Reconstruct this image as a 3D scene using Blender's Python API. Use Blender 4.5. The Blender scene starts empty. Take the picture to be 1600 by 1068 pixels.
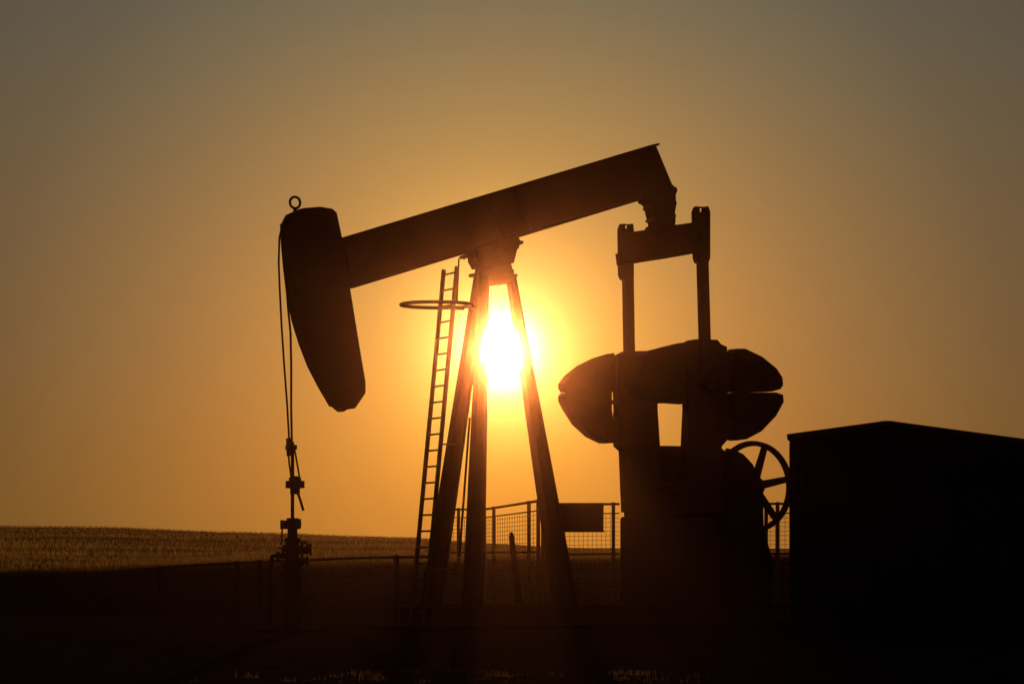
import bpy, math, random
from mathutils import Vector, Matrix
random.seed(7)
sc = bpy.context.scene
COL = sc.collection

# ---------------------------------------------------------------- view
EYE = 1.3; DIST = 45.0; F = 4500.0; HZ = 850.0
cam_d = bpy.data.cameras.new("camera"); cam = bpy.data.objects.new("camera", cam_d); COL.objects.link(cam)
cam.location = (0, -DIST, EYE); cam.rotation_euler = (math.radians(90), 0, 0)
cam_d.sensor_width = 36; cam_d.lens = 36 * F / 1600.0
cam_d.shift_y = (HZ - 534) / 1600.0
cam_d.clip_end = 20000; cam_d.clip_start = 0.5
sc.camera = cam
sc.view_settings.view_transform = 'Standard'; sc.view_settings.look = 'None'; sc.view_settings.exposure = 0

SUN = Vector((-0.0039, 1.0, (HZ - 548) / F)).normalized()

# ---------------------------------------------------------------- pump frame
PSI = math.radians(30); O = Vector((-0.15, 0, 0))
AU = Vector((math.cos(PSI), math.sin(PSI), 0)); AW = Vector((math.sin(PSI), -math.cos(PSI), 0)); AZ = Vector((0, 0, 1))
def L(u, w, z): return O + AU * u + AW * w + AZ * z
CP = Vector((0, -DIST, EYE))
def S(px, py, w=0.0):
    d = Vector(((px - 800) / F, 1, (HZ - py) / F))
    t = (w - (CP - O).dot(AW)) / d.dot(AW)
    p = CP + d * t
    return ((p - O).dot(AU), p.z)
def P(px, py, w=0.0):
    u, z = S(px, py, w); return L(u, w, z)
def Q(px, py, Y):
    t = Y + DIST
    return Vector(((px - 800) / F * t, Y, EYE + (HZ - py) / F * t))

# ---------------------------------------------------------------- materials
def mat(name, c1, c2, scale=4, rough=0.7, bump=0.0, metal=0.0, spec=0.0, detail=6):
    m = bpy.data.materials.new(name); m.use_nodes = True
    nt = m.node_tree; b = nt.nodes["Principled BSDF"]
    tc = nt.nodes.new("ShaderNodeTexCoord"); n = nt.nodes.new("ShaderNodeTexNoise")
    n.inputs["Scale"].default_value = scale; n.inputs["Detail"].default_value = detail
    nt.links.new(tc.outputs["Object"], n.inputs["Vector"])
    r = nt.nodes.new("ShaderNodeValToRGB")
    r.color_ramp.elements[0].position = 0.35; r.color_ramp.elements[1].position = 0.7
    r.color_ramp.elements[0].color = (*c1, 1); r.color_ramp.elements[1].color = (*c2, 1)
    nt.links.new(n.outputs["Fac"], r.inputs["Fac"]); nt.links.new(r.outputs["Color"], b.inputs["Base Color"])
    b.inputs["Roughness"].default_value = rough; b.inputs["Metallic"].default_value = metal
    b.inputs["Specular IOR Level"].default_value = spec
    if bump:
        bp = nt.nodes.new("ShaderNodeBump"); bp.inputs["Strength"].default_value = bump
        nt.links.new(n.outputs["Fac"], bp.inputs["Height"]); nt.links.new(bp.outputs["Normal"], b.inputs["Normal"])
    return m
M_STEEL = mat("dark_oxide_paint", (0.11, 0.038, 0.022), (0.08, 0.03, 0.018), 3, 0.9, 0.1, 0, 0.0)
M_WEIGHT = mat("cast_iron_paint", (0.10, 0.036, 0.022), (0.07, 0.028, 0.018), 3, 0.9, 0.2, 0, 0.0)
M_LADDER = mat("rusty_ladder_steel", (0.26, 0.11, 0.04), (0.16, 0.07, 0.03), 8, 0.9, 0.1, 0, 0.0)
M_GALV = mat("rusted_fence_steel", (0.20, 0.10, 0.045), (0.12, 0.065, 0.03), 20, 0.9, 0, 0, 0.0)
M_CABLE = mat("greasy_black_steel", (0.05, 0.025, 0.018), (0.03, 0.018, 0.012), 40, 0.9, 0, 0, 0.0)
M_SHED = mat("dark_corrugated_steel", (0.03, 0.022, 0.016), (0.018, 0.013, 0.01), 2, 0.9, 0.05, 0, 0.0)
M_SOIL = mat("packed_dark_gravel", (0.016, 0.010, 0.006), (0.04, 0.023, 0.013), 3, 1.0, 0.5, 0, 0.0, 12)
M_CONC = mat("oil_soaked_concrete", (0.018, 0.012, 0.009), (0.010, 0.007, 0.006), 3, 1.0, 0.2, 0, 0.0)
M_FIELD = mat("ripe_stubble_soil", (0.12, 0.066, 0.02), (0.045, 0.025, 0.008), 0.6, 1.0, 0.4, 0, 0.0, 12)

def grass_mat(name, c1, c2, tr):
    m = bpy.data.materials.new(name); m.use_nodes = True; nt = m.node_tree; nt.nodes.clear()
    o = nt.nodes.new("ShaderNodeOutputMaterial"); d = nt.nodes.new("ShaderNodeBsdfDiffuse"); t = nt.nodes.new("ShaderNodeBsdfTranslucent")
    mx = nt.nodes.new("ShaderNodeMixShader"); mx.inputs[0].default_value = tr
    g = nt.nodes.new("ShaderNodeNewGeometry"); n = nt.nodes.new("ShaderNodeTexNoise"); n.inputs["Scale"].default_value = 0.12; n.inputs["Detail"].default_value = 8
    mp = nt.nodes.new("ShaderNodeMapping"); mp.inputs["Scale"].default_value = (.4, 1, 1)
    nt.links.new(g.outputs["Position"], mp.inputs["Vector"]); nt.links.new(mp.outputs[0], n.inputs["Vector"])
    r = nt.nodes.new("ShaderNodeValToRGB"); r.color_ramp.elements[0].position = 0.4; r.color_ramp.elements[1].position = 0.62
    r.color_ramp.elements[0].color = (*c1, 1); r.color_ramp.elements[1].color = (*c2, 1)
    nt.links.new(n.outputs["Fac"], r.inputs[0])
    for s in (d, t): nt.links.new(r.outputs[0], s.inputs["Color"])
    nt.links.new(d.outputs[0], mx.inputs[1]); nt.links.new(t.outputs[0], mx.inputs[2]); nt.links.new(mx.outputs[0], o.inputs[0])
    return m
M_WHEAT = grass_mat("ripe_wheat", (0.07, 0.038, 0.011), (0.36, 0.20, 0.055), 0.5)
M_WEED = grass_mat("dry_weeds", (0.04, 0.022, 0.007), (0.18, 0.095, 0.026), 0.5)
M_TUFT = grass_mat("dry_grass_tufts", (0.12, 0.06, 0.02), (0.22, 0.12, 0.035), 0.5)

# ---------------------------------------------------------------- mesh builder
class B:
    def __init__(s): s.v = []; s.f = []
    def add(s, vs, fs):
        k = len(s.v); s.v += [Vector(v) for v in vs]; s.f += [tuple(i + k for i in f) for f in fs]; return s
    def loft(s, rings, cap=True, closed=True):
        n = len(rings[0]); vs = [p for r in rings for p in r]; fs = []
        for i in range(len(rings) - 1):
            for j in range(n if closed else n - 1):
                a = i * n + j; b = i * n + (j + 1) % n
                fs.append((a, b, b + n, a + n))
        if cap:
            fs.append(tuple(range(n - 1, -1, -1))); fs.append(tuple(range((len(rings) - 1) * n, len(rings) * n)))
        return s.add(vs, fs)
    def slab(s, uz, w0, w1, ch=0.0, sc_=0.95):
        cu = sum(p[0] for p in uz) / len(uz); cz = sum(p[1] for p in uz) / len(uz)
        full = lambda w: [L(u, w, z) for u, z in uz]
        if ch:
            ins = lambda w: [L(cu + (u - cu) * sc_, w, cz + (z - cz) * sc_) for u, z in uz]
            return s.loft([ins(w0), full(w0 + ch), full(w1 - ch), ins(w1)])
        return s.loft([full(w0), full(w1)])
    def box(s, a, b, frame=None):
        fr = frame or (lambda x, y, z: Vector((x, y, z)))
        (x0, y0, z0), (x1, y1, z1) = a, b
        return s.loft([[fr(x0, y0, z), fr(x1, y0, z), fr(x1, y1, z), fr(x0, y1, z)] for z in (z0, z1)])
    def bar(s, p0, p1, a, b, side, a1=None, b1=None):
        a1 = a1 or a; b1 = b1 or b
        d = (p1 - p0).normalized(); n = d.cross(side).normalized(); sd = n.cross(d).normalized()
        R = lambda p, x, y: [p + sd * x / 2 + n * y / 2, p - sd * x / 2 + n * y / 2, p - sd * x / 2 - n * y / 2, p + sd * x / 2 - n * y / 2]
        return s.loft([R(p0, a, b), R(p1, a1, b1)])
    def hbeam(s, p0, p1, wd, dp, side, t=0.02, wd1=None, dp1=None):
        wd1 = wd1 or wd; dp1 = dp1 or dp
        d = (p1 - p0).normalized(); n = d.cross(side).normalized()
        for sg in (1, -1):
            s.bar(p0 + n * sg * (dp / 2 - t / 2), p1 + n * sg * (dp1 / 2 - t / 2), wd, t, side, wd1, t)
        s.bar(p0, p1, t, dp - 2 * t - 0.002, side, t, dp1 - 2 * t - 0.002)
        return s
    def tube(s, path, r, n=10, closed=False):
        path = [Vector(p) for p in path]; rings = []
        up = None; N = len(path)
        for i, p in enumerate(path):
            if closed: d = (path[(i + 1) % N] - path[i - 1]).normalized()
            else: d = (path[min(i + 1, N - 1)] - path[max(i - 1, 0)]).normalized()
            if up is None:
                up = Vector((0, 0, 1)) if abs(d.z) < 0.9 else Vector((1, 0, 0))
            a = d.cross(up).normalized(); up = a.cross(d).normalized()
            rr = r[i] if isinstance(r, (list, tuple)) else r
            rings.append([p + a * math.cos(t * 2 * math.pi / n) * rr + up * math.sin(t * 2 * math.pi / n) * rr for t in range(n)])
        if closed: rings.append(rings[0]); return s.loft(rings, cap=False)
        return s.loft(rings)
    def cyl(s, p0, p1, r, n=20): return s.tube([p0, p1], r, n)
    def ring(s, c, ax1, ax2, R, r, n=40, m=10):
        return s.tube([c + ax1 * math.cos(i * 2 * math.pi / n) * R + ax2 * math.sin(i * 2 * math.pi / n) * R for i in range(n)], r, m, True)
    def obj(s, name, m, parent=None, smooth=False, **kw):
        import bmesh
        c = sum(s.v, Vector()) / len(s.v)
        base = Vector(c)
        if parent is None: base.z = min(v.z for v in s.v)
        me = bpy.data.meshes.new(name); me.from_pydata([v - base for v in s.v], [], s.f)
        bm = bmesh.new(); bm.from_mesh(me); bmesh.ops.recalc_face_normals(bm, faces=bm.faces); bm.to_mesh(me); bm.free()
        me.materials.append(m)
        if smooth:
            for p in me.polygons: p.use_smooth = True
            me.set_sharp_from_angle(angle=math.radians(40))
        o = bpy.data.objects.new(name, me); COL.objects.link(o)
        if parent:
            o.parent = parent; o.location = base - WL[parent.name]
        else: o.location = base
        WL[o.name] = base
        for k, v in kw.items(): o[k] = v
        return o
WL = {}
def empty(name, loc, **kw):
    o = bpy.data.objects.new(name, None); COL.objects.link(o); o.location = loc; o.empty_display_size = 0.3
    WL[o.name] = Vector(loc)
    for k, v in kw.items(): o[k] = v
    return o

# ================================================================ PUMP JACK
pump = empty("pump_jack", L(0.5, 0, 0), label="dark steel oil pump jack with raised walking beam on bare ground", category="pump jack")

# ---- walking beam (I section) -----------------------------------
beam_t0, beam_t1 = S(531, 372.5), S(1023, 225)
beam_b0, beam_b1 = S(546, 451), S(1050, 297)
def lerp(a, b, t): return (a[0] + (b[0] - a[0]) * t, a[1] + (b[1] - a[1]) * t)
b = B()
T = 0.035
b.slab([(beam_t0[0], beam_t0[1] - T), (beam_t1[0], beam_t1[1] - T), (beam_b1[0], beam_b1[1] + T), (beam_b0[0], beam_b0[1] + T)], -0.015, 0.015)
b.slab([beam_t0, beam_t1, (beam_t1[0] + .006, beam_t1[1] - T), (beam_t0[0], beam_t0[1] - T)], -0.14, 0.14)
b.slab([(beam_b0[0], beam_b0[1] + T), (beam_b1[0] - .01, beam_b1[1] + T), beam_b1, beam_b0], -0.15, 0.15)
for k in (0.0, 0.46, 0.54, 0.985):
    a = lerp(beam_t0, beam_t1, k); c = lerp(beam_b0, beam_b1, k)
    for w0, w1 in ((0.017, 0.135), (-0.135, -0.017)):
        b.slab([(a[0], a[1] - T - .003), (a[0] + .03, a[1] - T + .005), (c[0] + .03, c[1] + T + .012), (c[0], c[1] + T + .003)], w0, w1)
beam = b.obj("walking_beam", M_STEEL, pump)

# ---- horsehead -----------------------------------
hp = [(446, 345), (451, 335), (470, 326), (495, 324), (514, 327), (521, 333), (525, 352), (531, 380), (540, 440), (548, 490), (557, 545),
      (566, 598), (566, 614), (550, 638), (537, 640), (533, 643), (523, 635), (505, 605), (488, 572), (474, 536), (463, 500), (454, 455), (449, 400)]
b = B(); b.slab([S(*p) for p in hp], -0.12, 0.12, 0.01, 0.992)
arc = [(445, 348), (446, 375), (449, 410), (454, 455), (463, 500), (474, 536), (488, 572), (505, 605), (522, 634)]
inn = [(S(*p)[0] + 0.05, S(*p)[1]) for p in arc]
b.slab([S(*p) for p in arc] + inn[::-1], -0.17, 0.17)
head = b.obj("horsehead", M_STEEL, pump)
c = P(461, 316.5)
b = B(); b.ring(c, AU, AZ, 0.085, 0.02, 28, 8); b.cyl(c - AZ * 0.085, c - AZ * 0.17, 0.028, 10)
b.obj("lifting_ring", M_STEEL, head, True)

# ---- bridle cables -----------------------------------
b = B()
b.tube([P(x, y, .08) for x, y in [(447, 338), (441, 350), (436.5, 372), (435.5, 410), (437, 450), (440, 510), (444, 570), (448.5, 630), (452, 690)]], 0.016, 8)
b.tube([P(x, y, .06) for x, y in [(450, 700), (452, 725), (456, 752)]], 0.014, 8)
b.obj("bridle_cable", M_CABLE, pump, True)
b = B()
b.tube([P(x, y, -.08) for x, y in [(450, 350), (447, 372), (446, 420), (450, 480), (454, 520), (455, 570), (455, 640), (456, 690)]], 0.017, 8)
b.tube([P(x, y, -.06) for x, y in [(460, 700), (464, 722), (468, 745)]], 0.014, 8)
b.tube([P(x, y, -.06) for x, y in [(464, 766), (469, 780), (474, 797)]], 0.02, 8)
b.obj("bridle_cable", M_CABLE, pump, True)
b = B()
b.cyl(P(452, 684, 0), P(453, 712, 0), 0.05, 12); b.box((-.05, -.1, -.05), (.05, .1, .02), lambda x, y, z: P(455, 697, 0) + AU * x + AW * y + AZ * z)
b.obj("cable_clamp", M_STEEL, pump, True)
b = B()
c = P(461, 757)
b.box((-.11, -.1, -.05), (.11, .1, .06), lambda x, y, z: c + AU * x + AW * y + AZ * z)
b.cyl(c + AZ * .06, c + AZ * .13, .07, 14); b.cyl(c - AZ * .05, c - AZ * .14, .075, 14)
for s_ in (-1, 1): b.cyl(c + AU * .07 * s_ + AZ * .06, c + AU * .07 * s_ + AZ * .11, .03, 8)
b.obj("carrier_bar", M_STEEL, pump, True)
b = B(); b.cyl(P(457, 690), P(457, 860), 0.027, 12)
b.obj("polished_rod", M_CABLE, pump, True)

# ---- centre bearing -----------------------------------
b = B()
cb = S(770, 398)
b.slab([S(737, 392), S(745, 385), S(800, 368), S(806, 378), S(800, 392), S(795, 412), S(745, 420), S(739, 408)], -0.17, 0.17, 0.02, .98)
b.cyl(L(cb[0], -.3, cb[1]), L(cb[0], .3, cb[1]), 0.12, 20)
for px, py in ((730, 400), (738, 406), (804, 385), (797, 403)):
    q = S(px, py); b.cyl(L(q[0], -.1, q[1] + .03), L(q[0], -.1, q[1] - .04), 0.02, 8); b.cyl(L(q[0], .1, q[1] + .03), L(q[0], .1, q[1] - .04), 0.022, 8)
b.slab([S(722, 400), S(745, 390), S(745, 401), S(724, 404)], -.1, .1)
b.slab([S(796, 376), S(813, 377), S(813, 381), S(798, 388)], -.1, .1)
b.obj("center_bearing", M_STEEL, pump, True)

# ---- samson post -----------------------------------
tz = S(770, 430)[1]
tu = S(770, 430)[0]
b = B()
b.slab([(tu - .32, tz - .03), (tu + .33, tz - .03), (tu + .33, tz + .02), (tu - .32, tz + .02)], -.2, .2)
b.slab([S(748, 428), S(795, 428), S(791, 412), S(752, 414)], -.15, .15)
b.slab([S(748, 433), S(795, 433), S(788, 444), S(752, 448)], -.14, .14)
for px, w in ((745, .1), (800, .1), (800, -.1)):
    q = S(px, 427, w); b.cyl(L(q[0], w, q[1] + .06), L(q[0], w, q[1] - .1), .03, 8)
post = b.obj("samson_post", M_STEEL, pump)
b = B(); b.hbeam(P(751, 432, -.1), L(-.94, -.6, .33), .16, .16, AW, .02, .22, .27); b.obj("leg", M_STEEL, post)
b = B(); b.hbeam(P(756, 432, .1), L(-.86, .6, .33), .13, .13, AW, .02, .22, .27); b.obj("leg", M_STEEL, post)
b = B(); b.hbeam(P(798, 430, 0), L(1.15, 0, .33), .12, .12, AW, .02, .28, .31); b.obj("leg", M_STEEL, post)
b = B()
b.tube([P(734, 652, -.1), P(718, 868, -.2)], .018, 8)
b.obj("brake_cable", M_CABLE, pump, True)
b = B()
b.tube([P(724, 402, -.1), P(717, 404, -.1), P(714, 470, -.1)], .014, 8)
b.obj("grease_line", M_CABLE, pump, True)

# ---- ladder -----------------------------------
b = B()
r0t, r0b = P(693.5, 421, -.22), P(648, 905, -.22)
r1t, r1b = P(714, 416, .22), P(669, 905, .22)
def ext(t, bt):
    d = (bt - t); k = (t.z - 0.1) / (t.z - bt.z); return t + d * k
r0b = ext(r0t, r0b); r1b = ext(r1t, r1b)
b.bar(r0t, r0b, .035, .06, AW); b.bar(r1t, r1b, .035, .06, AW)
n = 22
for i in range(n):
    k = (i + .35) / n; b.cyl(r0t.lerp(r0b, k), r1t.lerp(r1b, k), .015, 8)
for k in (.12, .5, .85):
    p = r0t.lerp(r0b, k); q = r1t.lerp(r1b, k)
    b.tube([q, q + AU * .32 * (0.55 + k * .5)], .014, 6)
b.obj("ladder", M_LADDER, pump)
b = B()
c = P(682, 476); b.ring(c, AU, AW, .55, .028, 48, 8)
b.tube([c + AU * .5, c + AU * .85 - AZ * .02], .03, 8)
b.obj("safety_hoop", M_STEEL, pump, True)

# ---- equaliser, tail bearing, pitmans -----------------------------------
EU = 2.98
b = B()
zt0 = S(985, 365, -1.0)[1]; zt1 = S(1085, 348, 1.0)[1]; zb0 = S(985, 411, -1.0)[1]; zb1 = S(1085, 393, 1.0)[1]
def eqr(w, h, up=0):
    k = (w + 1.08) / 2.16; a = zt0 + (zt1 - zt0) * k + up; c = zb0 + (zb1 - zb0) * k
    return [L(EU - h, w, c), L(EU + h, w, c), L(EU + h, w, a), L(EU - h, w, a)]
b.loft([eqr(-1.09, .1), eqr(-.34, .12), eqr(-.3, .13, .04), eqr(.3, .13, .04), eqr(.34, .12), eqr(1.09, .1)])
b.obj("equalizer", M_STEEL, pump)
b = B()
b.slab([S(*p) for p in [(1000, 306), (1046, 290), (1053, 298), (1050, 306), (1051, 322), (1049, 332), (1050, 346), (1046, 366), (1020, 368), (1018, 348), (1015, 338), (1012, 324), (1008, 319), (1003, 317)]], -.11, .11)
for i, (px, py) in enumerate(((1051, 318), (1050, 338), (1011, 326), (1015, 345))):
    q = S(px, py); b.cyl(L(q[0], -.09, q[1]), L(q[0], .09, q[1]), .026, 8)
b.obj("equalizer_bearing", M_STEEL, pump)
def pitman(w, pts_head, top, bot):
    b = B()
    b.slab([S(x, y, w) for x, y in pts_head], w - .07, w + .07)
    b.bar(P(*top, w), P(*bot, w), .12, .155, AW)
    return b
w = -1.17
b = pitman(w, [(968, 358), (971, 350), (973, 350), (974, 358), (982, 358), (983, 350), (986, 350), (987, 360), (987, 432), (984, 437), (972, 437), (969, 430)], (981, 430), (984, 608))
q = S(977, 392, w); b.cyl(L(q[0], w - .12, q[1]), L(q[0], w + .12, q[1]), .07, 14)
q = S(977.5, 351, w); b.bar(L(q[0] - .09, w, q[1]), L(q[0] + .09, w, q[1]), .05, .02, AW)
b.slab([S(x, y, w) for x, y in [(964, 396), (969, 396), (969, 416), (966, 414)]], w - .05, w + .05)
b.obj("pitman_arm", M_STEEL, pump)
w = 1.17
b = pitman(w, [(1084, 331), (1087, 323), (1089, 323), (1090, 332), (1099, 332), (1100, 323), (1103, 323), (1106, 331), (1106, 404), (1103, 411), (1089, 411), (1086, 404)], (1097.5, 405), (1103, 600))
q = S(1096, 370, w); b.cyl(L(q[0], w - .12, q[1]), L(q[0], w + .12, q[1]), .075, 14)
q = S(1094.5, 324, w); b.bar(L(q[0] - .1, w, q[1]), L(q[0] + .1, w, q[1]), .05, .02, AW)
b.obj("pitman_arm", M_STEEL, pump)

# ---- cranks with counterweights -----------------------------------
def crank(w, pts, weights, pin):
    b = B(); b.slab([S(x, y, w) for x, y in pts], w - .09, w + .09)
    q = S(pin[0], pin[1], w); b.cyl(L(q[0], w - .2 * (1 if w > 0 else -1), q[1]), L(q[0], w + .3 * (1 if w > 0 else -1), q[1]), .1, 16)
    c = b.obj("crank_arm", M_STEEL, pump)
    for poly, lug in weights:
        b = B(); b.slab([S(x, y, w) for x, y in poly], w - .12, w + .12)
        cx = sum(p[0] for p in poly) / len(poly); cy = sum(p[1] for p in poly) / len(poly)
        ins = [S(cx + (x - cx) * .8, cy + (y - cy) * .8, w) for x, y in poly]
        b.slab(ins, w + .122, w + .135); b.slab(ins, w - .135, w - .122)
        for lx, ly in lug:
            q = S(lx, ly, w); b.cyl(L(q[0] - .12, w, q[1]), L(q[0] + .12, w, q[1]), .035, 8)
        b.obj("counterweight", M_WEIGHT, c)
    return c
crank(-.95, [(962, 556), (975, 549), (1020, 548), (1023, 560), (1023, 640), (1027, 700), (1028, 800), (975, 800), (971, 704), (963, 697), (961, 664), (963, 640), (962, 612), (960, 606)],
      [([(882, 612.6), (878, 606), (878, 599), (888, 586), (907, 571), (931, 559), (954, 552), (955, 612.6)], [(957, 560), (957, 603)]),
       ([(878, 626), (878, 618), (882, 613.4), (900, 613.2), (950, 613.2), (950, 640), (953, 662), (953, 692), (942, 692), (921, 682), (900, 663), (885, 640)], [(957, 628), (957, 655), (957, 688)]),
       ([(1025, 549), (1060, 550), (1090, 570), (1100, 600), (1070, 628), (1025, 630)], [])], (984, 604))
crank(.95, [(1067, 545), (1076, 532), (1085, 530), (1116, 531), (1122, 538), (1131, 542), (1134, 600), (1132, 612), (1131, 640), (1133, 664), (1131, 688), (1123, 697), (1122, 800), (1072, 800), (1068, 700), (1071, 640)],
      [([(1140, 552), (1145, 545), (1158, 545), (1185, 558), (1207, 576), (1216, 590), (1217, 602), (1213, 608), (1200, 611.8), (1140, 612.6)], [(1136, 560), (1136, 603)]),
       ([(1142, 613.2), (1206, 613.2), (1217, 617), (1218, 628), (1206, 650), (1183, 674), (1160, 686), (1146, 688), (1141, 680), (1143, 650)], [(1137, 624), (1137, 655), (1136, 684)]),
       ([(1066, 535), (1045, 540), (1018, 547), (992, 556), (982, 600), (1000, 626), (1066, 631)], [])], (1103, 598))

# ---- gearbox, pedestal, skid -----------------------------------
b = B()
gz = S(1048, 698, 0)[1]
gb = [(2.56, 1.75), (2.56, 2.2), (2.58, gz - .1), (2.68, gz), (3.75, gz), (4.1, gz - .2), (4.3, gz - .55), (4.35, 1.75)]
b.slab(gb, -.52, .52, .03, .985)
b.slab([(2.52, 2.25), (4.38, 2.25), (4.38, 2.33), (2.52, 2.33)], -.56, .56)
su, sz = 3.16, 2.28
b.cyl(L(su, -1.08, sz), L(su, 1.08, sz), .13, 20); b.cyl(L(su, -.66, sz), L(su, .66, sz), .26, 24)
b.cyl(L(4.22, -.6, S(1178, 760, .75)[1]), L(4.22, .8, S(1178, 760, .75)[1]), .07, 16)
for u in (2.8, 3.2, 3.6, 3.95):
    for w in (-.5, .5): b.cyl(L(u, w, 2.2), L(u, w, 2.4), .025, 8)
b.obj("gearbox", M_STEEL, pump, True)
b = B()
b.slab([(2.52, .35), (4.55, .35), (4.5, 1.1), (4.42, 1.748), (2.54, 1.748)], -.55, .55)
for w in (-.575, .575):
    for u in (2.55, 3.1, 3.7, 4.3): b.slab([(u, .36), (u + .06, .36), (u + .06, 1.72), (u, 1.72)], w - .023, w + .023)
b.obj("gearbox_pedestal", M_CABLE, pump)
b = B()
for w in (-.62, .62):
    b.hbeam(L(-1.5, w, .2), L(5.0, w, .2), .24, .3, AW, .02)
for u in (-1.4, -.9, 0, 1.15, 2.3, 3.3, 4.3, 4.9):
    b.slab([(u - .07, .06), (u + .07, .06), (u + .07, .33), (u - .07, .33)], -.5, .5)
b.obj("skid_frame", M_STEEL, pump)
# ---- sheave -----------------------------------
w = .74; cu, cz = S(1177, 760, w); R = .735
b = B()
b.ring(L(cu, w, cz), AU, AZ, R - .035, .044, 56, 8)
b.ring(L(cu, w + .05, cz), AU, AZ, R - .04, .04, 56, 8)
b.cyl(L(cu, w - .06, cz), L(cu, w + .1, cz), .16, 20)
for k in range(6):
    a = math.radians(11 + 60 * k); d = AU * math.cos(a) + AZ * math.sin(a)
    b.bar(L(cu, w, cz) + d * .1, L(cu, w, cz) + d * (R - .03), .05, .14, AW, .05, .095)
b.obj("sheave_wheel", M_STEEL, pump, True)
b = B()
b.slab([S(x, y, .9) for x, y in [(1136, 700), (1146, 702), (1160, 709), (1174, 724), (1184, 744), (1190, 768), (1192, 830), (1136, 830)]], .84, .94, .015, .98)
b.slab([S(x, y, .9) for x, y in [(1188, 828), (1193, 828), (1205, 870), (1205, 985), (1150, 985), (1150, 832)]], .86, .92)
b.slab([S(x, y, .9) for x, y in [(1152, 712), (1168, 718), (1174, 728), (1156, 728)]], .80, .838)
b.obj("belt_guard", M_CABLE, pump)
b = B()
b.bar(P(799, 836, .35), P(813, 960, .35), .05, .07, AW, .05, .1); b.cyl(P(799, 834, .30), P(799, 834, .40), .035, 8)
b.obj("brake_lever", M_STEEL, pump)

b = B()
b.box((-1.8, -1.0, -.05), (5.3, 1.0, .03), lambda x, y, z: L(x, y, z))
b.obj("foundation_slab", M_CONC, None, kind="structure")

# ================================================================ WELLHEAD
wc = P(458, 868)
well = empty("wellhead", Vector((wc.x, wc.y, 0)), label="oil wellhead with stuffing box and valves below pump jack", category="wellhead")
def wp(px, py): return Q(px, py, wc.y)
def zc(py): return wp(458, py).z
X0 = wp(457, 868)
def at(z, dx=0, dy=0): return Vector((X0.x + dx, X0.y + dy, z))
b = B()
b.cyl(at(0), at(zc(884)), .13, 18)
for py, r in ((950, .2), (940, .2), (902, .19), (884, .17)): b.cyl(at(zc(py)), at(zc(py) + .05), r, 20)
b.cyl(at(zc(884)), at(zc(840)), .1, 18); b.cyl(at(zc(862)), at(zc(862) + .1), .15, 16); b.cyl(at(zc(846)), at(zc(846) + .05), .12, 16)
b.obj("casing_head", M_CABLE, well, True)
b = B()
b.cyl(at(zc(840)), at(zc(812)), .075, 16); b.cyl(at(zc(826)), at(zc(826) + .13), .12, 16); b.cyl(at(zc(813)), at(zc(813) + .04), .09, 16)
b.tube([at(zc(818), -.17), at(zc(818), .13)], .045, 10)
b.cyl(at(zc(826), -.15), at(zc(812), -.15), .035, 10); b.cyl(at(zc(824), .1), at(zc(810), .1), .03, 10)
b.tube([at(zc(822), -.15), at(zc(850), -.17)], .014, 6)
b.obj("stuffing_box", M_CABLE, well, True)
for sg, py in ((1, 858), (-1, 868), (1, 876)):
    b = B(); z = zc(py)
    b.cyl(at(z, .08 * sg), at(z, .25 * sg), .045, 12); b.cyl(at(z, .2 * sg), at(z, .24 * sg), .075, 14)
    b.cyl(at(z, .14 * sg), at(z + .12, .14 * sg), .02, 8)
    b.ring(at(z + .12, .14 * sg), Vector((1, 0, 0)), Vector((0, 1, 0)), .07, .012, 20, 6)
    if py == 858:
        b.ring(at(z, .27), Vector((0, 1, 0)), AZ, .08, .014, 20, 6); b.ring(at(z + .02, .19), Vector((1, 0, 0)), AZ, .075, .013, 20, 6)
    if sg < 0: b.tube([at(z, -.24), at(z, -.3), at(zc(890), -.34), at(.1, -.34)], .035, 8)
    b.obj("valve", M_CABLE, well, True)
b = B(); b.box((X0.x - .5, X0.y - .5, -.05), (X0.x + .5, X0.y + .5, .03)); b.obj("well_cellar_slab", M_CONC, None, kind="structure")

# low pipe barrier beside the wellhead
ends = [Q(205, 890, 9), Q(330, 881, 7), Q(440, 876, 5), Q(560, 871, 4.6), Q(700, 869, 4.2)]
pb = empty("pipe_barrier", Vector((ends[2].x, ends[2].y, 0)), label="low dark pipe barrier running past the wellhead", category="barrier")
b = B(); b.tube(ends, .025, 10); b.obj("rail", M_STEEL, pb, True)
for k in (372, 407, 250, 620):
    for i in range(4):
        pa, pc = ends[i], ends[i + 1]
        xa = pa.x / (pa.y + DIST) * F + 800; xc = pc.x / (pc.y + DIST) * F + 800
        if xa <= k < xc:
            p = pa.lerp(pc, (k - xa) / (xc - xa)); b = B(); b.cyl(Vector((p.x, p.y, 0)), p + AZ * .04, .045, 10); b.obj("post", M_SOIL, pb, True)

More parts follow.
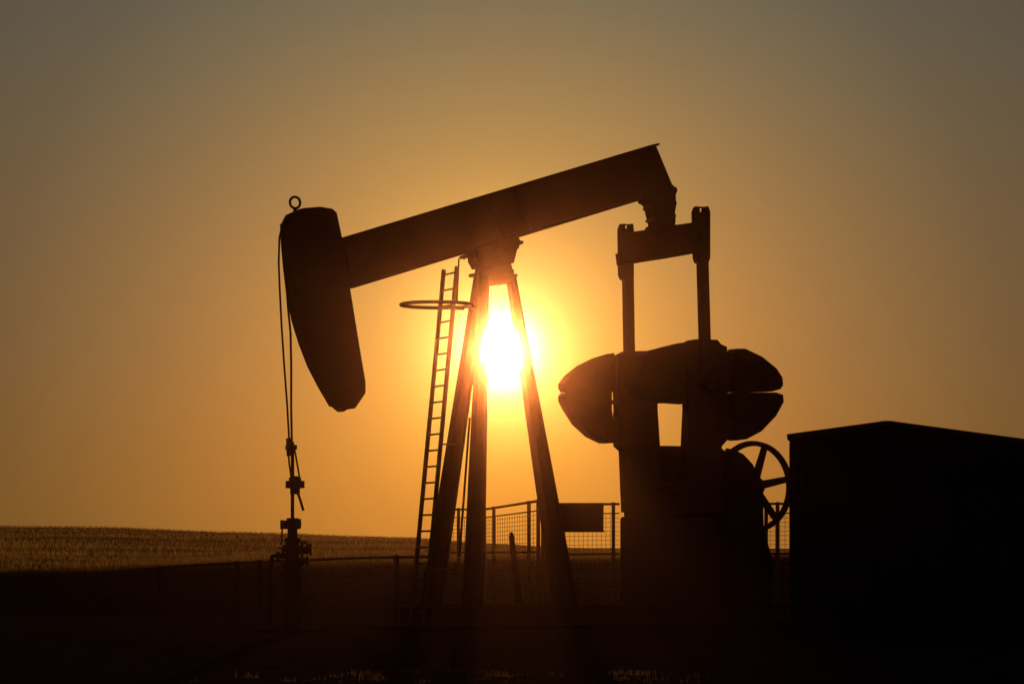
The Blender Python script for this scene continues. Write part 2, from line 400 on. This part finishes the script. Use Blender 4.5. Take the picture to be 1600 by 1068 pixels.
# ================================================================ FENCE PANELS
FZ = 1.99
def panel(p0, p1, posts, label, ztop=FZ, step=.075, mid=1.14, wire=.007, dz=0.0):
    p0 = Vector((p0[0], p0[1], 0)); p1 = Vector((p1[0], p1[1], 0)); ln = (p1 - p0).length; d = (p1 - p0) / ln; nr = Vector((-d.y, d.x, 0))
    e = empty("fence_panel", p0.lerp(p1, .5), label=label, category="fence", group="wire mesh safety fence panels around the pump")
    for z in (ztop, ztop - .16, mid, .15):
        b = B(); b.bar(p0 + AZ * (z + dz), p1 + AZ * z, .04 if z != ztop - .16 else .02, .045 if z == ztop else .03, AZ)
        b.obj("rail", M_GALV, e)
    for k in posts:
        p = p0.lerp(p1, k); b = B(); b.bar(p, p + AZ * (ztop + .03 + dz * (1 - k)), .06, .06, d); b.obj("post", M_GALV, e)
    b = B(); off = nr * .034
    n = int(ln / step)
    for i in range(1, n):
        p = p0 + d * (ln * i / n) + off; q = (1 - i / n) * dz; b.bar(p + AZ * (.16 + q), p + AZ * (ztop - .16 + q), wire, wire, d)
    m_ = int((ztop - .32) / .075)
    for i in range(m_ + 1):
        z = .16 + i * (ztop - .32) / m_; b.bar(p0 + AZ * (z + dz) + off * 1.25, p1 + AZ * z + off * 1.25, wire, wire, AZ)
    b.obj("wire_mesh", M_GALV, e)
def XY(px, Y): t = Y + DIST; return ((px - 800) / F * t, Y)
fl = "dark steel wire mesh fence panel standing behind the pump jack"
panel(XY(841, 2.8), XY(757, 11.8), (0.0, .15, .8, 1), fl, step=.4, wire=.0065, dz=.03)
panel(XY(756, 11.9), XY(690, 11.9), (.02, .6, .98), fl, wire=.007)
panel(XY(848, 4.2), XY(968, 4.2), (0, .92), fl, wire=.0062, dz=-.015)
panel(XY(1196, 3.9), XY(1250, 3.9), (.02, .35, .98), fl, wire=.0062)
b = B()
a0 = Q(871, 787, 4.1); a1 = Q(943, 829, 4.1)
b.box((a0.x, 4.08, a1.z), (a1.x, 4.11, a0.z)); b.box((a0.x - .015, 4.065, a0.z - .01), (a1.x + .015, 4.078, a0.z + .02)); b.box((a0.x - .015, 4.065, a1.z - .02), (a1.x + .015, 4.078, a1.z + .01))
b.obj("sign_board", M_CABLE, None, label="blank dark sign board fixed to wire mesh fence", category="sign")

# ================================================================ SHED
YF = -6.0; SD = 4.6
sl = Q(1236, 686, YF); sa = Q(1387, 665, YF); sr = Q(1690, 707, YF)
shed = empty("equipment_shed", Vector((sl.x - .03, YF, 0)), label="dark corrugated metal equipment shed with low pitched roof", category="shed")
b = B()
def corr(p0, p1, ztf, n):
    p0 = Vector(p0); p1 = Vector(p1); ln = (p1 - p0).length; d = (p1 - p0) / ln; nr = Vector((d.y, -d.x, 0))
    prof = []
    for i in range(n):
        for k, o in ((0, 0), (.35, 0), (.5, .025), (.85, .025)): prof.append((ln * (i + k) / n, o))
    prof.append((ln, 0))
    lo = [p0 + d * s_ + nr * o for s_, o in prof]
    hi = [Vector((p.x, p.y, ztf(p))) for p in lo]
    N = len(lo); b.add(lo + hi, [(i, i + 1, N + i + 1, N + i) for i in range(N - 1)])
def ztop(p):
    if p.x < sa.x: k = (p.x - sl.x) / (sa.x - sl.x); return sl.z + (sa.z - sl.z) * k - .04
    k = (p.x - sa.x) / (sr.x - sa.x); return sa.z + (sr.z - sa.z) * k - .04
corr((sl.x, YF, 0), (sr.x, YF, 0), ztop, 22)
corr((sr.x, YF, 0), (sr.x, YF + SD, 0), ztop, 22)
corr((sr.x, YF + SD, 0), (sl.x, YF + SD, 0), ztop, 22)
corr((sl.x, YF + SD, 0), (sl.x, YF, 0), ztop, 22)
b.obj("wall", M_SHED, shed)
b = B()
el = Q(1231, 680.5, YF - .1); ea = Q(1387, 660, YF - .1); er = Q(1700, 704, YF - .1)
def roof(p, q, n):
    d = Vector((q.x - p.x, 0, q.z - p.z)); up = Vector((-d.z, 0, d.x)).normalized()
    if up.z < 0: up = -up
    Y0, Y1 = YF - .1, YF + SD + .1
    b.loft([[Vector((v.x, y, v.z)) for v in (p, q)] + [Vector((v.x, y, v.z)) - up * .05 for v in (q, p)] for y in (Y0, Y1)])
    for i in range(n):
        y = Y0 + .02 + (Y1 - Y0 - .08) * i / (n - 1)
        b.box((0, 0, 0), (1, .03, 1), lambda x, yy, z, y=y: Vector((p.x, y + yy, p.z)) + d * x + up * (.002 + z * .022))
roof(el, ea - Vector((.002, 0, 0)), 16); roof(ea + Vector((.002, 0, 0)), er, 16)
b.box((ea.x - .09, YF - .12, ea.z - .012), (ea.x + .09, YF + SD + .12, ea.z + .016))
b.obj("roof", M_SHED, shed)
b = B()
b.box((sl.x + 1.2, YF - .06, .05), (sl.x + 2.1, YF - .03, 2.05))
door = b.obj("door", M_SHED, shed)
b = B(); b.cyl(Vector((sl.x + 1.3, YF - .061, 1.05)), Vector((sl.x + 1.3, YF - .12, 1.05)), .03, 10); b.cyl(Vector((sl.x + 1.3, YF - .12, 1.05)), Vector((sl.x + 1.42, YF - .12, 1.05)), .015, 8)
b.obj("handle", M_CABLE, door)
b = B()
for x in (sl.x + 1.13, sl.x + 2.105): b.box((x, YF - .07, .02), (x + .065, YF - .028, 2.05))
b.box((sl.x + 1.13, YF - .07, 2.055), (sl.x + 2.17, YF - .028, 2.12)); b.obj("door_frame", M_SHED, shed)
shed.rotation_euler = (0, 0, math.radians(-7.5))

# ================================================================ TERRAIN
def interp(x, pts):
    if x <= pts[0][0]: return pts[0][1]
    for (a, va), (c, vc) in zip(pts, pts[1:]):
        if x <= c:
            t = (x - a) / (c - a); t = t * t * (3 - 2 * t) * .5 + t * .5; return va + (vc - va) * t
    return pts[-1][1]
def zcrest(X): return interp(X, [(-400, 6), (-120, 3.9), (-70, 3.75), (-57, 3.66), (-39.5, 2.95), (-14, 2.15), (-4, 1.3), (8.8, .6), (37, .3), (120, .2), (400, 0)])
def zberm(X): return interp(X, [(-60, .3), (-11.5, .6), (-9.2, .68), (-7.6, .78), (-2.2, .84), (1.4, .92), (6, .98), (60, 1.0)])
def hgt(X, Y):
    n = .05 * math.sin(X * .9 + 1.3) * math.sin(Y * .7 + X * .21) + .03 * math.sin(X * 2.3 + Y * 1.7)
    if Y < 13: return 0 + (n * .3 if abs(X) > 12 or Y < -12 else 0)
    if Y < 20:
        t = (Y - 13) / 7; t = t * t * (3 - 2 * t); return zberm(X) * t + n * t * .8
    xr = X * (395.0 / (Y + DIST)) if Y < 350 else X
    if Y < 350:
        t = (Y - 20) / 330.; c = zcrest(xr if abs(xr) < 500 else math.copysign(500, xr)); return zberm(X) * (1 - t) + c * t + n * .8
    c = zcrest(X * 395 / (Y + DIST))
    t = min(1, (Y - 350) / 500.); return c * (1 - t) + (-9) * t
def grid(lo, hi, core_lo, core_hi, step, growth=1.25):
    v = []; x = core_lo
    while x <= core_hi: v.append(x); x += step
    s_ = step; a = v[-1]
    while a < hi: s_ *= growth; a += s_; v.append(a)
    s_ = step; a = core_lo; pre = []
    while a > lo: s_ *= growth; a -= s_; pre.append(a)
    return pre[::-1] + v
xs = grid(-5000, 5000, -30, 30, .5, 1.12); ys = grid(-400, 7000, -25, 40, .5, 1.1)
vs = [(x, y, hgt(x, y)) for y in ys for x in xs]; nx = len(xs)
fs = []; mi = []
for j in range(len(ys) - 1):
    for i in range(nx - 1):
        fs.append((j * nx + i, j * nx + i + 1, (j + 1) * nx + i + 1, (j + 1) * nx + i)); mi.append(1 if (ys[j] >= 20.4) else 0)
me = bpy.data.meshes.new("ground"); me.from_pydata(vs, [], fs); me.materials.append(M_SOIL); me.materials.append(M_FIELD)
for p, m_ in zip(me.polygons, mi): p.material_index = m_; p.use_smooth = True
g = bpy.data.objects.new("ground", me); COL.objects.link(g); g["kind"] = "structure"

# ---- grass
def blades(name, pos, m, seg=1):
    v = []; f = []
    for (x, y, h, wd) in pos:
        a = random.uniform(0, math.pi); z = hgt(x, y) - .02; lx = random.gauss(0, h * .25); ly = random.gauss(0, h * .25)
        dx = math.cos(a) * wd / 2; dy = math.sin(a) * wd / 2; k = len(v)
        v += [(x - dx, y - dy, z), (x + dx, y + dy, z), (x + dx * .8 + lx * .4, y + dy * .8 + ly * .4, z + h * .6), (x - dx * .8 + lx * .4, y - dy * .8 + ly * .4, z + h * .6), (x + lx, y + ly, z + h)]
        f += [(k, k + 1, k + 2, k + 3), (k + 3, k + 2, k + 4)]
    me = bpy.data.meshes.new(name); me.from_pydata(v, [], f); me.materials.append(m)
    o = bpy.data.objects.new(name, me); COL.objects.link(o); o["kind"] = "stuff"; return o
pos = []
for i in range(110000):
    Y = 20.5 * (352 / 20.5) ** (random.random() ** .8); t = Y + DIST
    X = random.uniform(-.2, .2) * t
    if abs(X) > .19 * t: continue
    s_ = t / 65.
    pos.append((X, Y, random.uniform(.10, .20) * (s_ ** .3), .010 * s_))
blades("wheat_field", pos, M_WHEAT)
pos = []
for c in range(3600):
    cx = random.uniform(-14, 10); cy = 20.6 - abs(random.gauss(0, 1.6)) - max(0, math.sin(cx * 1.3) + math.sin(cx * .53 + 1)) * random.random() * 1.2
    for i in range(10): pos.append((cx + random.gauss(0, .35), cy + random.gauss(0, .15), random.uniform(.04, .15), .009))
blades("dry_weeds", pos, M_WEED)
pos = []
for c in range(80):
    cx = random.choice([random.uniform(-3.2, 2.6), random.gauss(-1.55, .18), random.gauss(-.3, .35), random.gauss(1.3, .18)]); cy = random.uniform(-17.9, -15.8)
    hh = random.uniform(.4, 1.2)
    for i in range(random.randint(4, 22)): pos.append((cx + random.gauss(0, .05), cy + random.gauss(0, .05), random.uniform(.03, .09) * hh, .006))
blades("grass_tufts", pos, M_TUFT)

# ================================================================ ADDED SUN BLOOM VOLUME
hb = B(); hb.box((-70, -60, -1), (70, 38, 45))  # added scattering box, stands in for lens bloom spilling over the legs
hm = bpy.data.materials.new("bloom_scatter"); hm.use_nodes = True; nt = hm.node_tree; nt.nodes.clear()
o_ = nt.nodes.new("ShaderNodeOutputMaterial"); vsx = nt.nodes.new("ShaderNodeVolumeScatter")
vsx.inputs["Density"].default_value = 7.5e-4; vsx.inputs["Anisotropy"].default_value = .999; vsx.inputs["Color"].default_value = (1, .40, .18, 1)
nt.links.new(vsx.outputs[0], o_.inputs["Volume"])
hz = hb.obj("bloom_haze", hm, None, kind="structure"); hz.display_type = 'WIRE'

# ================================================================ SKY AND SUN
w = bpy.data.worlds.new("World"); sc.world = w; w.use_nodes = True
nt = w.node_tree; nt.nodes.clear()
N = lambda t: nt.nodes.new(t)
out = N("ShaderNodeOutputWorld"); bg = N("ShaderNodeBackground"); nt.links.new(bg.outputs[0], out.inputs[0])
tc = N("ShaderNodeTexCoord")
def math_(op, a, b=None, c=None):
    n = N("ShaderNodeMath"); n.operation = op
    for i, v in enumerate((a, b, c)):
        if v is None: continue
        if isinstance(v, (int, float)): n.inputs[i].default_value = v
        else: nt.links.new(v, n.inputs[i])
    return n.outputs[0]
nrm = N("ShaderNodeVectorMath"); nrm.operation = 'NORMALIZE'; nt.links.new(tc.outputs["Generated"], nrm.inputs[0])
sub = N("ShaderNodeVectorMath"); sub.operation = 'DISTANCE'; nt.links.new(nrm.outputs[0], sub.inputs[0]); sub.inputs[1].default_value = SUN
ang = math_('MULTIPLY', math_('ARCSINE', math_('MULTIPLY', sub.outputs["Value"], .5)), 2.0)
sep = N("ShaderNodeSeparateXYZ"); nt.links.new(nrm.outputs[0], sep.inputs[0])
elev = math_('ARCSINE', sep.outputs["Z"])
def lin(c): return tuple(((x / 255) / 12.92 if x / 255 <= .04045 else ((x / 255 + .055) / 1.055) ** 2.4) for x in c)
def ramp(inp, stops, interp_='B_SPLINE', k=1.0):
    r = N("ShaderNodeValToRGB"); cr = r.color_ramp; cr.interpolation = interp_
    while len(cr.elements) < len(stops): cr.elements.new(.5)
    for e, (p, c) in zip(cr.elements, stops): e.position = p; e.color = (*[v / k for v in c], 1)
    nt.links.new(inp, r.inputs[0])
    if k == 1.0: return r.outputs[0]
    s_ = N("ShaderNodeVectorMath"); s_.operation = 'SCALE'; nt.links.new(r.outputs[0], s_.inputs[0]); s_.inputs["Scale"].default_value = k
    return s_.outputs[0]
tt = math_('POWER', math_('DIVIDE', ang, math.pi), .5)
px2t = lambda px: math.sqrt(math.atan(px / F) / math.pi)
deg2t = lambda d: math.sqrt(d / 180.)
st = [(px2t(20), (1.3, 1.2, .8)), (px2t(45), (1.15, .95, .45)), (px2t(70), lin((252, 226, 132))), (px2t(100), lin((246, 208, 104))), (px2t(150), lin((240, 181, 82))), (px2t(200), lin((228, 162, 74))),
      (px2t(300), lin((201, 140, 68))), (px2t(450), lin((172, 120, 64))), (px2t(600), lin((147, 107, 61))), (px2t(785), lin((122, 91, 56))), (deg2t(16), lin((93, 70, 45))),
      (deg2t(30), lin((60, 46, 33))), (deg2t(60), lin((55, 39, 32))), (1.0, lin((60, 41, 36)))]
base = ramp(tt, st, k=1.5)
ek = math_('DIVIDE', elev, math.radians(40))
ef = ramp(ek, [(0.0, (1.12, .92, .48)), (.05, (1.07, .97, .7)), (.096, (1, 1, 1)), (.19, (.79, .99, 1.3)), (.27, (.63, 1.01, 1.8)), (.5, (.5, .85, 2.0)), (1.0, (.5, .8, 1.7))], k=3.0)
mul = N("ShaderNodeVectorMath"); mul.operation = 'MULTIPLY'; nt.links.new(base, mul.inputs[0]); nt.links.new(ef, mul.inputs[1])
gs = math_('EXPONENT', math_('MULTIPLY', math_('POWER', math_('DIVIDE', ang, math.radians(.45)), 2.0), -1.0))
dc = N("ShaderNodeVectorMath"); dc.operation = 'SCALE'; dc.inputs[0].default_value = (3, 2.6, 2.0); nt.links.new(gs, dc.inputs["Scale"])
ad = N("ShaderNodeVectorMath"); ad.operation = 'ADD'; nt.links.new(mul.outputs[0], ad.inputs[0]); nt.links.new(dc.outputs[0], ad.inputs[1])
nt.links.new(ad.outputs[0], bg.inputs[0]); bg.inputs[1].default_value = 1.0

sd = bpy.data.lights.new("sun", 'SUN'); sd.energy = 2.5; sd.angle = math.radians(.5); sd.color = (1, .58, .25)
so = bpy.data.objects.new("sun", sd); COL.objects.link(so); so.rotation_euler = SUN.to_track_quat('Z', 'Y').to_euler(); so.location = (0, 60, 30)
